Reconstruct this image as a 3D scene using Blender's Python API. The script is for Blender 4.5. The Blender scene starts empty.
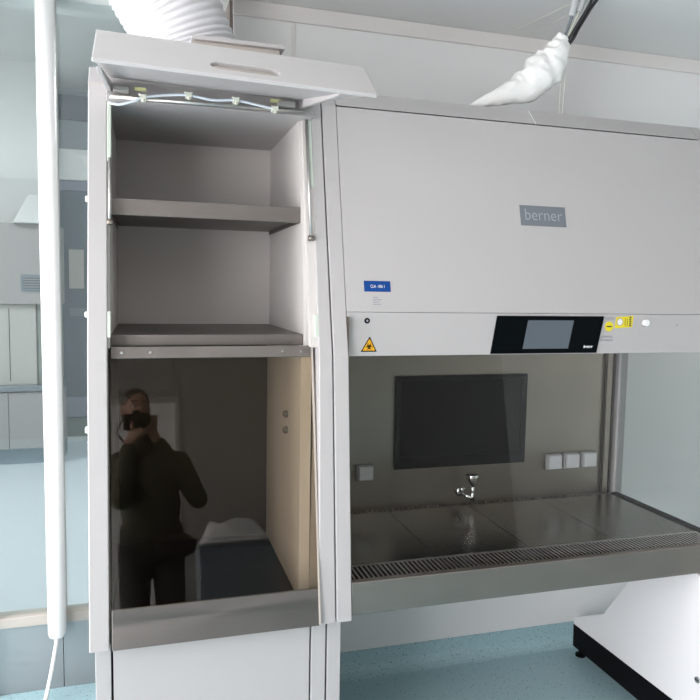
import bpy, bmesh, math, random
from mathutils import Vector, Matrix, noise
random.seed(7)
C = bpy.context.scene.collection
PI = math.pi

# ------------------------------------------------------------------ materials
def new_mat(name):
    m = bpy.data.materials.new(name); m.use_nodes = True
    nt = m.node_tree
    for n in list(nt.nodes): nt.nodes.remove(n)
    out = nt.nodes.new('ShaderNodeOutputMaterial')
    return m, nt, out

def paint(name, col, rough=0.4, metal=0.0, bump=0.0, scale=200.0, vary=0.03, spec=0.5, stretch=None, emit=None):
    m, nt, out = new_mat(name)
    N, L = nt.nodes.new, nt.links.new
    b = N('ShaderNodeBsdfPrincipled')
    b.inputs['Roughness'].default_value = rough
    b.inputs['Metallic'].default_value = metal
    b.inputs['Specular IOR Level'].default_value = spec
    tc = N('ShaderNodeTexCoord'); mp = N('ShaderNodeMapping')
    L(tc.outputs['Object'], mp.inputs['Vector'])
    if stretch: mp.inputs['Scale'].default_value = stretch
    nz = N('ShaderNodeTexNoise'); nz.inputs['Scale'].default_value = scale
    nz.inputs['Detail'].default_value = 3
    L(mp.outputs['Vector'], nz.inputs['Vector'])
    mx = N('ShaderNodeMixRGB'); mx.blend_type = 'MULTIPLY'; mx.inputs['Fac'].default_value = 1
    mx.inputs['Color1'].default_value = (*col, 1)
    rp = N('ShaderNodeValToRGB')
    rp.color_ramp.elements[0].color = (1-vary, 1-vary, 1-vary, 1)
    rp.color_ramp.elements[1].color = (1, 1, 1, 1)
    L(nz.outputs['Fac'], rp.inputs['Fac']); L(rp.outputs['Color'], mx.inputs['Color2'])
    L(mx.outputs['Color'], b.inputs['Base Color'])
    if bump:
        bp = N('ShaderNodeBump'); bp.inputs['Strength'].default_value = bump; bp.inputs['Distance'].default_value = 0.002
        L(nz.outputs['Fac'], bp.inputs['Height']); L(bp.outputs['Normal'], b.inputs['Normal'])
    if emit:
        b.inputs['Emission Color'].default_value = (*emit[0], 1); b.inputs['Emission Strength'].default_value = emit[1]
    L(b.outputs['BSDF'], out.inputs['Surface'])
    return m

def steel(name, col=(.50, .475, .44), rough=.3, stretch=(2, 2, 260), bump=.05):
    m, nt, out = new_mat(name)
    N, L = nt.nodes.new, nt.links.new
    b = N('ShaderNodeBsdfPrincipled'); b.inputs['Metallic'].default_value = 1
    tc = N('ShaderNodeTexCoord'); mp = N('ShaderNodeMapping'); mp.inputs['Scale'].default_value = stretch
    nz = N('ShaderNodeTexNoise'); nz.inputs['Scale'].default_value = 3; nz.inputs['Detail'].default_value = 4
    big = N('ShaderNodeTexNoise'); big.inputs['Scale'].default_value = 5
    L(tc.outputs['Object'], mp.inputs['Vector']); L(mp.outputs['Vector'], nz.inputs['Vector']); L(tc.outputs['Object'], big.inputs['Vector'])
    r = N('ShaderNodeMapRange'); r.inputs['To Min'].default_value = rough-.05; r.inputs['To Max'].default_value = rough+.09
    L(nz.outputs['Fac'], r.inputs['Value']); L(r.outputs['Result'], b.inputs['Roughness'])
    mx = N('ShaderNodeMixRGB'); mx.blend_type = 'MULTIPLY'; mx.inputs['Fac'].default_value = .25
    mx.inputs['Color1'].default_value = (*col, 1)
    L(big.outputs['Fac'], mx.inputs['Color2']); L(mx.outputs['Color'], b.inputs['Base Color'])
    bp = N('ShaderNodeBump'); bp.inputs['Strength'].default_value = bump; bp.inputs['Distance'].default_value = .001
    L(nz.outputs['Fac'], bp.inputs['Height']); L(bp.outputs['Normal'], b.inputs['Normal'])
    b.inputs['Anisotropic'].default_value = .5
    L(b.outputs['BSDF'], out.inputs['Surface'])
    return m

def pane_glass(name, tint, ior=1.5, rough=0.0):
    m, nt, out = new_mat(name)
    N, L = nt.nodes.new, nt.links.new
    t = N('ShaderNodeBsdfTransparent'); t.inputs['Color'].default_value = (*tint, 1)
    g = N('ShaderNodeBsdfGlossy'); g.inputs['Roughness'].default_value = rough; g.inputs['Color'].default_value = (1, 1, 1, 1)
    f0 = ((ior-1)/(ior+1))**2
    lw = N('ShaderNodeLayerWeight'); lw.inputs['Blend'].default_value = .5     # 1-|cos|, the same from both sides of the pane
    pw = N('ShaderNodeMath'); pw.operation = 'POWER'; pw.inputs[1].default_value = 5
    L(lw.outputs['Facing'], pw.inputs[0])
    fr = N('ShaderNodeMapRange'); fr.inputs['To Min'].default_value = f0; fr.inputs['To Max'].default_value = 1
    L(pw.outputs[0], fr.inputs['Value'])
    mx = N('ShaderNodeMixShader')
    L(fr.outputs['Result'], mx.inputs['Fac']); L(t.outputs['BSDF'], mx.inputs[1]); L(g.outputs['BSDF'], mx.inputs[2])
    L(mx.outputs['Shader'], out.inputs['Surface'])
    return m

def vinyl(name, base, dark, light):
    m, nt, out = new_mat(name)
    N, L = nt.nodes.new, nt.links.new
    b = N('ShaderNodeBsdfPrincipled'); b.inputs['Roughness'].default_value = .38
    tc = N('ShaderNodeTexCoord')
    big = N('ShaderNodeTexNoise'); big.inputs['Scale'].default_value = 180; big.inputs['Detail'].default_value = 4
    L(tc.outputs['Object'], big.inputs['Vector'])
    r0 = N('ShaderNodeValToRGB'); r0.color_ramp.elements[0].color = tuple(c*.9 for c in base)+(1,); r0.color_ramp.elements[1].color = tuple(c*1.1 for c in base)+(1,)
    r0.color_ramp.elements[0].position = .35; r0.color_ramp.elements[1].position = .65
    L(big.outputs['Fac'], r0.inputs['Fac'])
    prev = r0.outputs['Color']
    for sc, thr, col in ((55, .16, dark), (90, .16, light), (24, .085, dark)):
        v = N('ShaderNodeTexVoronoi'); v.inputs['Scale'].default_value = sc
        L(tc.outputs['Object'], v.inputs['Vector'])
        lt = N('ShaderNodeMath'); lt.operation = 'LESS_THAN'; lt.inputs[1].default_value = thr
        L(v.outputs['Distance'], lt.inputs[0])
        mx = N('ShaderNodeMixRGB'); mx.inputs['Color2'].default_value = (*col, 1)
        sca = N('ShaderNodeMath'); sca.operation = 'MULTIPLY'; sca.inputs[1].default_value = .75
        L(lt.outputs[0], sca.inputs[0]); L(sca.outputs[0], mx.inputs['Fac']); L(prev, mx.inputs['Color1']); prev = mx.outputs['Color']
    L(prev, b.inputs['Base Color']); L(b.outputs['BSDF'], out.inputs['Surface'])
    return m

def emitter(name, col, s):
    m, nt, out = new_mat(name)
    e = nt.nodes.new('ShaderNodeEmission'); e.inputs['Color'].default_value = (*col, 1); e.inputs['Strength'].default_value = s
    nt.links.new(e.outputs[0], out.inputs['Surface'])
    return m

M = dict(
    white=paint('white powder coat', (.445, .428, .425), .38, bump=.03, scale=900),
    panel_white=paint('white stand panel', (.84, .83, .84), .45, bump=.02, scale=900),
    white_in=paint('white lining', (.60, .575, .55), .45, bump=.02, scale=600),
    wall=paint('wall panel white', (.80, .805, .80), .5, bump=.02, scale=300),
    ceil=paint('ceiling grey white', (.76, .77, .76), .6),
    trim=paint('trim white', (.74, .72, .70), .5),
    steel=steel('brushed steel', (.31, .275, .245), .45, (2, 2, 160), .02),
    steel_s=steel('shelf steel', (.235, .215, .20), .42, (2, 2, 160), .01),
    steel_g=steel('grille steel', (.74, .71, .66), .45, (2, 2, 160), .0),
    steel_v=steel('brushed steel upright', (.285, .255, .22), .33, (160, 160, 2), .006),
    steel_b=steel('bench steel', (.30, .28, .25), .22, (2, 60, 2), 0.0),
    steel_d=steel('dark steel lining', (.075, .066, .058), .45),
    chrome=paint('chrome', (.75, .75, .75), .12, 1.0, vary=.0),
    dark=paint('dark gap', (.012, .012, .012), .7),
    black=paint('black plinth', (.004, .004, .005), .6, spec=.1),
    blackgloss=paint('black panel gloss', (.002, .0035, .0045), .3, spec=.04),
    screen=paint('touch screen', (.085, .105, .125), .15),
    mframe=paint('monitor bezel', (.008, .008, .009), .35, spec=.2),
    mscreen=paint('monitor glass', (.014, .014, .014), .2, spec=.1),
    socket=paint('socket grey', (.50, .51, .52), .4),
    socket_d=paint('socket rim', (.30, .30, .30), .4),
    blue=paint('blue label', (.006, .055, .24), .5, spec=.15),
    label=paint('white sticker', (.80, .80, .80), .45),
    ink=paint('ink', (.03, .03, .04), .6),
    inkgrey=paint('grey ink', (.28, .28, .33), .6),
    yellow=paint('yellow sticker', (.75, .62, .01), .45),
    amber=paint('amber warning', (.72, .37, .01), .45),
    logo=paint('logo plate grey', (.155, .17, .19), .4),
    logotext=paint('logo letters', (.33, .37, .39), .4),
    tint=pane_glass('smoked glass', (.80, .755, .685), 1.46),
    clear=pane_glass('clear glass', (.96, .97, .965), 1.32),
    teal_glass=pane_glass('partition glass', (.92, .955, .955), 1.5),
    floor=vinyl('teal speckled vinyl', (.36, .535, .575), (.11, .19, .20), (.56, .70, .73)),
    floor_adj=vinyl('pale teal vinyl', (.74, .785, .83), (.60, .66, .70), (.74, .78, .80)),
    hose=paint('white duct fabric', (.63, .63, .645), .5, bump=.05, scale=80),
    plastic=paint('white plastic', (.84, .84, .83), .25),
    poly=paint('white polythene', (.82, .82, .80), .32, bump=.25, scale=35),
    tube=paint('milky tubing', (.62, .68, .74), .3),
    clip=paint('cream clip', (.66, .68, .58), .4),
    tie=paint('yellow green tie', (.46, .47, .22), .5),
    seal=paint('pale green seal', (.56, .62, .54), .4),
    alu=paint('aluminium', (.52, .51, .49), .35, .9),
    beige=paint('beige frame', (.45, .41, .37), .5),
    brown=paint('wall end shade brown', (.25, .215, .19), .5),  # shade of the wall's end face put into the colour
    nextwall=paint('next room wall', (.44, .50, .55), .5),
    rearwall=paint('grey wall', (.30, .285, .265), .55),
    kick=paint('grey kick panel', (.34, .36, .37), .3, .5),
    greycable=paint('grey cable', (.18, .20, .22), .45),
    blackcable=paint('black cable', (.02, .02, .022), .45),
    cabgrey=paint('blue grey front', (.27, .32, .36), .45),
    cabgrey2=paint('slate grey front', (.20, .24, .28), .45),
    cablilac=paint('lilac grey front', (.37, .39, .46), .45),
    cabolive=paint('moss grey panel', (.30, .35, .33), .45),
    cabwarm=paint('greige box', (.58, .57, .54), .5),
    skin=paint('skin', (.40, .22, .15), .55, vary=.1, scale=40),
    hair=paint('brown hair', (.05, .03, .02), .6, bump=.4, scale=150),
    jacket=paint('olive jacket', (.055, .055, .032), .8, bump=.3, scale=60, vary=.2),
    trousers=paint('dark trousers', (.03, .03, .03), .85, vary=.2),
    shoe=paint('black shoe', (.015, .015, .015), .5),
    bag=paint('dark brown bag', (.02, .012, .01), .6),
    eye=paint('eye', (.5, .5, .5), .2),
    fillface=emitter('fill panel diffuser', (1.0, .925, .885), 1.9),
    fillface_adj=emitter('fill panel diffuser next room', (.97, 1.0, 1.0), 20.5),
)

# ------------------------------------------------------------------ geometry helpers
class MB:
    def __init__(self): self.bm = bmesh.new()
    def box(self, x0, x1, y0, y1, z0, z1):
        v = [self.bm.verts.new((x, y, z)) for x in (x0, x1) for y in (y0, y1) for z in (z0, z1)]
        for f in ((0, 1, 3, 2), (4, 6, 7, 5), (0, 4, 5, 1), (2, 3, 7, 6), (0, 2, 6, 4), (1, 5, 7, 3)):
            self.bm.faces.new([v[i] for i in f])
        return self
    def hexa(self, p):          # eight points: bottom ring then top ring
        v = [self.bm.verts.new(q) for q in p]
        for f in ((3, 2, 1, 0), (4, 5, 6, 7), (0, 1, 5, 4), (1, 2, 6, 5), (2, 3, 7, 6), (3, 0, 4, 7)):
            self.bm.faces.new([v[i] for i in f])
        return self
    def prism_x(self, yz, x0, x1, x0s=None, x1s=None):   # polygon in the YZ plane extruded along X
        n = len(yz)
        a = [self.bm.verts.new((x0s[i] if x0s else x0, y, z)) for i, (y, z) in enumerate(yz)]
        b = [self.bm.verts.new((x1s[i] if x1s else x1, y, z)) for i, (y, z) in enumerate(yz)]
        self.bm.faces.new(a); self.bm.faces.new(b[::-1])
        for i in range(n): self.bm.faces.new([a[i], b[i], b[(i+1) % n], a[(i+1) % n]])
        return self
    def tube(self, pts, r, seg=10, caps=True):
        pts = [Vector(p) for p in pts]; n = len(pts)
        rs = r if isinstance(r, (list, tuple)) else [r]*n
        up = None; rings = []
        for i, p in enumerate(pts):
            d = (pts[min(i+1, n-1)]-pts[max(i-1, 0)]).normalized()
            if up is None: up = d.orthogonal().normalized()
            up = (up-d*up.dot(d)).normalized(); s = d.cross(up)
            rings.append([self.bm.verts.new(p+(up*math.cos(2*PI*k/seg)+s*math.sin(2*PI*k/seg))*rs[i]) for k in range(seg)])
        for i in range(n-1):
            for k in range(seg):
                self.bm.faces.new([rings[i][k], rings[i][(k+1) % seg], rings[i+1][(k+1) % seg], rings[i+1][k]])
        if caps: self.bm.faces.new(rings[0][::-1]); self.bm.faces.new(rings[-1])
        return self
    def capsule(self, a, b, ra, rb, seg=14):
        a, b = Vector(a), Vector(b); d = (b-a)
        if d.length < 1e-6: d = Vector((0, 0, 1e-4)); b = a+d
        u = d.normalized(); pts = []; rs = []
        for t in range(5):
            w = PI/2*(1-t/4); pts.append(a-u*ra*math.sin(w)); rs.append(max(ra*math.cos(w), 1e-4))
        for t in range(5):
            w = PI/2*(t/4); pts.append(b+u*rb*math.sin(w)); rs.append(max(rb*math.cos(w), 1e-4))
        up = u.orthogonal().normalized(); s = u.cross(up); rings = []
        for p, r in zip(pts, rs):
            rings.append([self.bm.verts.new(p+(up*math.cos(2*PI*k/seg)+s*math.sin(2*PI*k/seg))*r) for k in range(seg)])
        for i in range(len(rings)-1):
            for k in range(seg):
                self.bm.faces.new([rings[i][k], rings[i][(k+1) % seg], rings[i+1][(k+1) % seg], rings[i+1][k]])
        self.bm.faces.new(rings[0][::-1]); self.bm.faces.new(rings[-1])
        return self
    def ellipsoid(self, c, rx, ry, rz, axes=None, seg=20):
        c = Vector(c); ax = axes or (Vector((1, 0, 0)), Vector((0, 1, 0)), Vector((0, 0, 1)))
        r = bmesh.ops.create_uvsphere(self.bm, u_segments=seg, v_segments=seg//2+2, radius=1)
        for v in r['verts']: v.co = c+ax[0]*v.co.x*rx+ax[1]*v.co.y*ry+ax[2]*v.co.z*rz
        return self
    def plate(self, outline, holes, fr, t, lift=0.0):
        """flat plate in frame fr=(origin,u,v,n), with holes, thickness t along n"""
        o, u, v, n = fr
        edges = []
        for loop in [outline]+list(holes):
            vs = [self.bm.verts.new(o+u*p[0]+v*p[1]+n*lift) for p in loop]
            edges += [self.bm.edges.new((vs[i], vs[(i+1) % len(vs)])) for i in range(len(vs))]
        r = bmesh.ops.triangle_fill(self.bm, use_beauty=True, use_dissolve=False, edges=edges)
        fs = [g for g in r['geom'] if isinstance(g, bmesh.types.BMFace)]
        e = bmesh.ops.extrude_face_region(self.bm, geom=fs)
        for g in e['geom']:
            if isinstance(g, bmesh.types.BMVert): g.co += n*t
        return self
    def obj(self, name, mat, parent=None, bevel=0.0, smooth=False, kind=None, seg=2):
        bmesh.ops.recalc_face_normals(self.bm, faces=self.bm.faces[:])
        me = bpy.data.meshes.new(name); self.bm.to_mesh(me); self.bm.free()
        return link(name, me, mat, parent, bevel, smooth, kind, seg)

def link(name, me, mat, parent=None, bevel=0.0, smooth=False, kind=None, seg=2):
    o = bpy.data.objects.new(name, me); C.objects.link(o)
    me.materials.clear(); me.materials.append(mat)
    if smooth:
        for p in me.polygons: p.use_smooth = True
    if bevel:
        b = o.modifiers.new('bevel', 'BEVEL'); b.width = bevel; b.segments = seg; b.limit_method = 'ANGLE'; b.angle_limit = math.radians(40)
        b.harden_normals = False
    if parent is not None:
        o.parent = parent
        o.matrix_parent_inverse = Matrix.Translation(-root_of(parent))
    if kind: o['kind'] = kind
    return o

LOC = {}
def root_of(o): return LOC.get(o.name, Vector((0, 0, 0)))

def thing(name, label, cat, loc, group=None):
    o = bpy.data.objects.new(name, None); C.objects.link(o); o.location = loc
    o.empty_display_size = .05
    LOC[o.name] = Vector(loc); o['label'] = label; o['category'] = cat
    if group: o['group'] = group
    return o
def tag(o, label, cat, group=None, kind=None):
    o['label'] = label; o['category'] = cat
    if group: o['group'] = group
    if kind: o['kind'] = kind
    return o
def struct(name, mb, mat, bevel=0.0, parent=None):
    o = mb.obj(name, mat, parent, bevel)
    if parent is None: o['kind'] = 'structure'
    return o
def sub(o, child):       # make child a sub-part of a part (part meshes sit at the origin of their own thing)
    child.parent = o; child.matrix_parent_inverse = Matrix.Identity(4)
    return child

def frame_xz(x0, y, z0): return (Vector((x0, y, z0)), Vector((1, 0, 0)), Vector((0, 0, 1)), Vector((0, -1, 0)))
def frame_slope(y0, z0, y1, z1):
    d = Vector((0, y1-y0, z1-z0)).normalized()
    return (Vector((0, y0, z0)), Vector((1, 0, 0)), d, Vector((0, -d.z, d.y)))
def frame_xy(z): return (Vector((0, 0, z)), Vector((1, 0, 0)), Vector((0, 1, 0)), Vector((0, 0, 1)))
def rect(x0, x1, y0, y1): return [(x0, y0), (x1, y0), (x1, y1), (x0, y1)]
def disc(cx, cy, r, n=28): return [(cx+r*math.cos(2*PI*k/n), cy+r*math.sin(2*PI*k/n)) for k in range(n)]
def stadium(x0, x1, y0, y1, n=8):
    r = (y1-y0)/2; cy = (y0+y1)/2; pts = []
    for k in range(n+1):
        a = -PI/2+PI*k/n; pts.append((x1-r+r*math.cos(a), cy+r*math.sin(a)))
    for k in range(n+1):
        a = PI/2+PI*k/n; pts.append((x0+r+r*math.cos(a), cy+r*math.sin(a)))
    return pts
def text_mesh(name, body, size, fr, x, v, mat, parent, align='LEFT', lift=.0012, bold=0.0, width=None, shear=0.0):
    cu = bpy.data.curves.new(name, 'FONT'); cu.body = body; cu.size = size; cu.align_x = align; cu.extrude = .0002; cu.offset = bold; cu.shear = shear
    cu.resolution_u = 4
    t = bpy.data.objects.new(name+'_tmp', cu); C.objects.link(t)
    me = bpy.data.meshes.new_from_object(t.evaluated_get(bpy.context.evaluated_depsgraph_get()))
    bpy.data.objects.remove(t)
    o, u, w, n = fr
    k = 1.0
    if width:
        xs = [q.co.x for q in me.vertices]; k = width/max(1e-6, max(xs)-min(xs))
    for q in me.vertices: q.co = o+u*(x+q.co.x*k)+w*(v+q.co.y)+n*(lift+q.co.z)
    return link(name, me, mat, parent)

# ------------------------------------------------------------------ front profile shared by both cabinets
PB, PM, PT, PC = (1.858, .639), (1.937, 1.401), (2.122, 2.160), (2.176, 2.220)  # both cabinets scaled down about the camera position, baked into their coordinates from here
def prof(z):
    for (y0, z0), (y1, z1) in ((PB, PM), (PM, PT), (PT, PC)):
        if z <= z1 or (y1, z1) == PC: return y0+(y1-y0)*(z-z0)/(z1-z0)
FU = frame_slope(*PM, *PT)                       # upper slanted front
def up_v(z): return (z-PM[1])*math.hypot(PT[0]-PM[0], PT[1]-PM[1])/(PT[1]-PM[1])

# ================================================================== SETTING
YW = 2.65; YP = 2.86; ZC = 2.646
XL, XR, YBK = -1.75, 3.3, -2.0
struct('floor', MB().box(XL, XR, YBK, YP+.02, -.06, 0), M['floor'])
struct('floor_next_room', MB().box(-3.2, 2.2, YP+.02, 8.05, -.06, -.0005), M['floor_adj'])
struct('ceiling', MB().box(XL, XR, YBK, YP+.1, ZC, ZC+.08), M['ceil'])
struct('wall_back', MB().box(.32, XR+.1, YW, YP+.1, 0, ZC), M['wall'], .004)
# coved vinyl skirting
cv = [(YW, 0), (YW, .10), (YW-.004, .10)]+[(YW-.004-.055*(1-math.cos(a)), .06-.06*math.sin(a)) for a in [PI/2*k/6 for k in range(7)]]
struct('baseboard_back', MB().prism_x(cv, .32, XR), M['floor'])
struct('trim_1', MB().box(.318, XR, YW-.012, YW, 2.588, ZC), M['trim'], .004)
struct('wall_end_shade', MB().box(.308, .32, YW+.004, YP-.02, 1.9, ZC), M['brown'])  # brown strip standing in for the shade on the wall's end face
struct('trim_2', MB().box(.538, .551, YW-.006, YW, .1, 2.588), M['trim'], .002)
struct('wall_right', MB().box(XR, XR+.1, YBK, YW, 0, ZC), M['wall'])
# wall behind the photographer, with its door
struct('wall_front', MB().box(XL, -.42, YBK-.1, YBK, 0, ZC).box(.28, XR, YBK-.1, YBK, 0, ZC).box(-.42, .28, YBK-.1, YBK, 2.15, ZC), M['rearwall'])
d = struct('door_1', MB().box(-.42, .28, YBK-.09, YBK-.045, 0, 2.15), M['trim'], .003)
def wsub(mb, name, mat, par, bevel=0.0):
    o = mb.obj(name, mat, None, bevel); o.parent = par; return o
wsub(MB().box(-.42, -.38, YBK-.045, YBK+.012, 0, 2.15).box(.24, .28, YBK-.045, YBK+.012, 0, 2.15).box(-.3795, .2395, YBK-.045, YBK+.012, 2.11, 2.15), 'door_frame', M['beige'], d, .003)
h = wsub(MB().box(-.21, -.15, YBK-.046, YBK-.036, .60, 1.04), 'lock_plate', M['alu'], d, .003)
wsub(MB().tube([(-.19, YBK-.04, .985), (-.19, YBK+.01, .985), (-.17, YBK+.015, .985), (-.05, YBK+.015, .985)], .011), 'door_handle', M['blackgloss'], d)
wsub(MB().tube([(-.17, YBK-.04, .66), (-.17, YBK-.025, .66)], .016).tube([(-.17, YBK-.04, .73), (-.17, YBK-.025, .73)], .014), 'keyhole', M['dark'], d)
# bright window in the left wall
WZ0, WZ1 = .25, 2.40
struct('wall_left', MB().box(XL-.12, XL, YBK-.1, -1.85, 0, ZC).box(XL-.12, XL, .55, 1.0, 0, ZC).box(XL-.12, XL, 2.62, YP, 0, ZC).box(XL-.12, XL, 1.0, 2.62, 0, WZ0).box(XL-.12, XL, 1.0, 2.62, WZ1, ZC).box(XL-.12, XL, -1.85, .55, 0, WZ0).box(XL-.12, XL, -1.85, .55, WZ1, ZC), M['wall'])
w1 = struct('window_1', MB().box(XL-.08, XL-.02, -1.85, -1.79, WZ0, WZ1).box(XL-.08, XL-.02, .49, .55, WZ0, WZ1).box(XL-.075, XL-.025, -.68, -.62, WZ0+.061, WZ1-.061)
            .box(XL-.08, XL-.02, -1.7895, .4895, WZ0, WZ0+.06).box(XL-.08, XL-.02, -1.7895, .4895, WZ1-.06, WZ1), M['trim'], .004)
wsub(MB().box(XL-.055, XL-.045, -1.79, -.68, WZ0+.06, WZ1-.06), 'pane', M['clear'], w1)
wsub(MB().box(XL-.055, XL-.045, -.62, .49, WZ0+.06, WZ1-.06), 'pane', M['clear'], w1)
w3 = struct('window_3', MB().box(XL-.08, XL-.02, 1.0, 1.06, WZ0, WZ1).box(XL-.08, XL-.02, 2.56, 2.62, WZ0, WZ1)
            .box(XL-.08, XL-.02, 1.0605, 2.5595, WZ0, WZ0+.06).box(XL-.08, XL-.02, 1.0605, 2.5595, WZ1-.06, WZ1), M['trim'], .004)
wsub(MB().box(XL-.055, XL-.045, 1.06, 2.56, WZ0+.06, WZ1-.06), 'pane', M['clear'], w3)

# glass partition left of the narrow cabinet, looking into the next room
w2 = struct('window_2', MB().box(-.60, .32, YP-.02, YP+.05, .272, .312).box(-.36, -.305, YP-.012, YP+.04, .312, ZC).box(-.60, -.585, YP-.02, YP+.04, 0, ZC)
            .box(.27, .32, YP-.02, YP+.05, .312, ZC), M['beige'], .003)
wsub(MB().box(-.585, -.36, YP+.006, YP+.014, .312, ZC), 'pane', M['teal_glass'], w2)
wsub(MB().box(-.305, .27, YP+.006, YP+.014, .312, ZC), 'pane', M['teal_glass'], w2)
wsub(MB().box(-.585, -.318, YP-.008, YP+.03, .0, .272).box(-.316, .32, YP-.008, YP+.03, 0, .272), 'kick_panel', M['kick'], w2, .002)
struct('trim_4', MB().box(-.60, -.578, YP-.045, YP-.02, 0, ZC), M['plastic'], .004)
struct('wall_partition', MB().box(XL, -.60, YP-.02, YP+.08, 0, ZC), M['wall'])

# ---- next room shell
struct('wall_next_room_back', MB().box(-3.2, 2.2, 7.95, 8.05, 0, 3.7), M['nextwall'])
struct('wall_next_room_recess', MB().box(-3.2, -.88, 7.12, 7.95, 0, 3.62), M['wall'])
struct('wall_next_room_left', MB().box(-3.3, -3.2, YP, 8.05, 0, 3.7), M['wall'])
struct('wall_next_room_right', MB().box(2.2, 2.3, YP+.1, 8.05, 0, 3.7), M['wall'])
struct('ceiling_next_room', MB().box(-3.2, 2.2, YP+.1, 8.05, 3.62, 3.7), M['ceil'])
struct('wall_lintel', MB().box(-3.2, 2.2, YP+.1, YP+.16, ZC, 3.62), M['wall'])
struct('wall_partition_next_room', MB().box(-3.2, XL, YP, YP+.08, 0, ZC), M['wall'])
struct('trim_5', MB().box(-.9, 2.2, 7.93, 7.95, 0, .045), M['plastic'])
struct('trim_6', MB().box(-.9, 2.2, 7.92, 7.95, 3.30, 3.55), M['cabgrey2'])

# ================================================================== NEXT ROOM FURNITURE
t = thing('base_cabinet', 'white base cabinet with grey worktop seen through the left glass pane', 'cabinet', (-1.2, 6.6, 0))
MB().box(-2.3, -.72, 6.62, 7.1, .14, .66).obj('body', M['white'], t, .004)
MB().box(-2.3, -.72, 6.66, 7.1, 0, .14).obj('plinth', M['cabgrey'], t)
MB().box(-2.3, -.71, 6.58, 7.1, .66, .70).obj('worktop', M['cabgrey'], t, .004)
for x0, x1 in ((-2.29, -1.72), (-1.715, -1.145), (-1.14, -.725)):
    MB().box(x0, x1, 6.60, 6.62, .15, .65).obj('door', M['white'], t, .003)
t = thing('equipment_case', 'grey green equipment case on the worktop behind the left glass pane', 'case', (-1.2, 6.8, .70))
MB().box(-2.0, -.92, 6.70, 7.05, .70, 1.42).obj('body', M['cabwarm'], t, .01)
MB().box(-.915, -.73, 6.72, 7.05, .70, 1.42).obj('side_unit', M['cabolive'], t, .006)
MB().box(-1.14, -1.135, 6.697, 6.70, .74, 1.38).obj('seam', M['dark'], t)
t = thing('wall_cabinet', 'white wall cabinet with small vent behind the left glass pane', 'cabinet', (-1.2, 6.8, 1.42))
MB().box(-2.3, -.72, 6.66, 7.1, 1.42, 2.12).obj('body', M['white'], t, .004)
g = MB().plate(rect(-1.03, -.82, 1.53, 1.68), [rect(-1.01, -.84, 1.55, 1.66)], (Vector((0, 6.66, 0)), Vector((1, 0, 0)), Vector((0, 0, 1)), Vector((0, -1, 0))), .008).obj('vent_frame', M['cabgrey'], t)
v = MB()
for k in range(5): v.box(-1.01, -.84, 6.652, 6.66, 1.555+.022*k, 1.566+.022*k)
v.obj('vent_slat', M['cabgrey2'], t)
t = thing('extraction_hood', 'pale extraction hood above the wall cabinet in the next room', 'hood', (-.9, 6.8, 2.12))
p = [(-1.08, 6.6, 2.12), (-.74, 6.6, 2.12), (-.74, 7.0, 2.12), (-1.08, 7.0, 2.12), (-.97, 6.75, 2.38), (-.86, 6.75, 2.38), (-.86, 6.9, 2.38), (-.97, 6.9, 2.38)]
MB().hexa(p).obj('canopy', M['wall'], t, .01)
t = thing('storage_cabinet', 'blue grey tall cabinet behind glass beside the white tube', 'cabinet', (-.2, 7.8, 0))
MB().box(-.88, .9, 7.55, 7.90, .24, 2.53).obj('body', M['cabgrey2'], t, .005)
MB().box(-.88, .9, 7.53, 7.90, .25, .455).obj('drawer', M['cablilac'], t, .004)
MB().box(-.88, .9, 7.56, 7.90, .0, .24).obj('plinth', M['cabolive'], t)
MB().box(-.88, .9, 7.53, 7.56, .0, .045).obj('skirting', M['plastic'], t)
MB().box(-.72, -.58, 7.535, 7.56, 1.56, 1.95).obj('notice_panel', M['cabwarm'], t)
MB().box(-.72, .9, 7.54, 7.56, 1.28, 1.36).obj('rail', M['cabgrey'], t)
MB().box(-.88, .9, 7.54, 7.90, 2.53, 2.63).obj('top_board', M['cablilac'], t, .004)
t = tag(MB().box(-.9, .9, 7.5, 7.92, 2.63, 2.93).obj('service_duct', M['wall'], None, .01), 'white horizontal service duct above the blue grey cabinet', 'duct')
for i, (x, y) in enumerate(((1.2, 4.6), (-2.4, 5.0))):  # unseen panels added to brighten the room beyond the glass
    t = thing('fill_panel', ('added fill light panel on the right of the next room', 'added fill light panel on the left of the next room')[i], 'light', (x, y, 3.6), 'added next room lights')
    MB().plate(rect(x-.65, x+.65, y-.35, y+.35), [rect(x-.6, x+.6, y-.3, y+.3)], (Vector((0, 0, 3.62)), Vector((1, 0, 0)), Vector((0, 1, 0)), Vector((0, 0, -1))), .03).obj('frame', M['trim'], t)
    MB().box(x-.6, x+.6, y-.3, y+.3, 3.60, 3.615).obj('diffuser', M['fillface_adj'], t)
# fill panels added out of view to light the main room
LIGHTS = ((.1, -.55), (1.7, -.55), (.9, .75))
for i, (x, y) in enumerate(LIGHTS):
    t = thing('fill_panel', ('added fill light panel over the photographer', 'added fill light panel over the right of the room', 'added fill light panel in front of the cabinets')[i], 'light', (x, y, ZC), 'added laboratory lights')
    MB().plate(rect(x-.62, x+.62, y-.32, y+.32), [rect(x-.58, x+.58, y-.28, y+.28)], (Vector((0, 0, ZC)), Vector((1, 0, 0)), Vector((0, 1, 0)), Vector((0, 0, -1))), .025).obj('frame', M['trim'], t)
    MB().box(x-.58, x+.58, y-.28, y+.28, ZC-.018, ZC-.001).obj('diffuser', M['fillface'], t)

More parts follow.
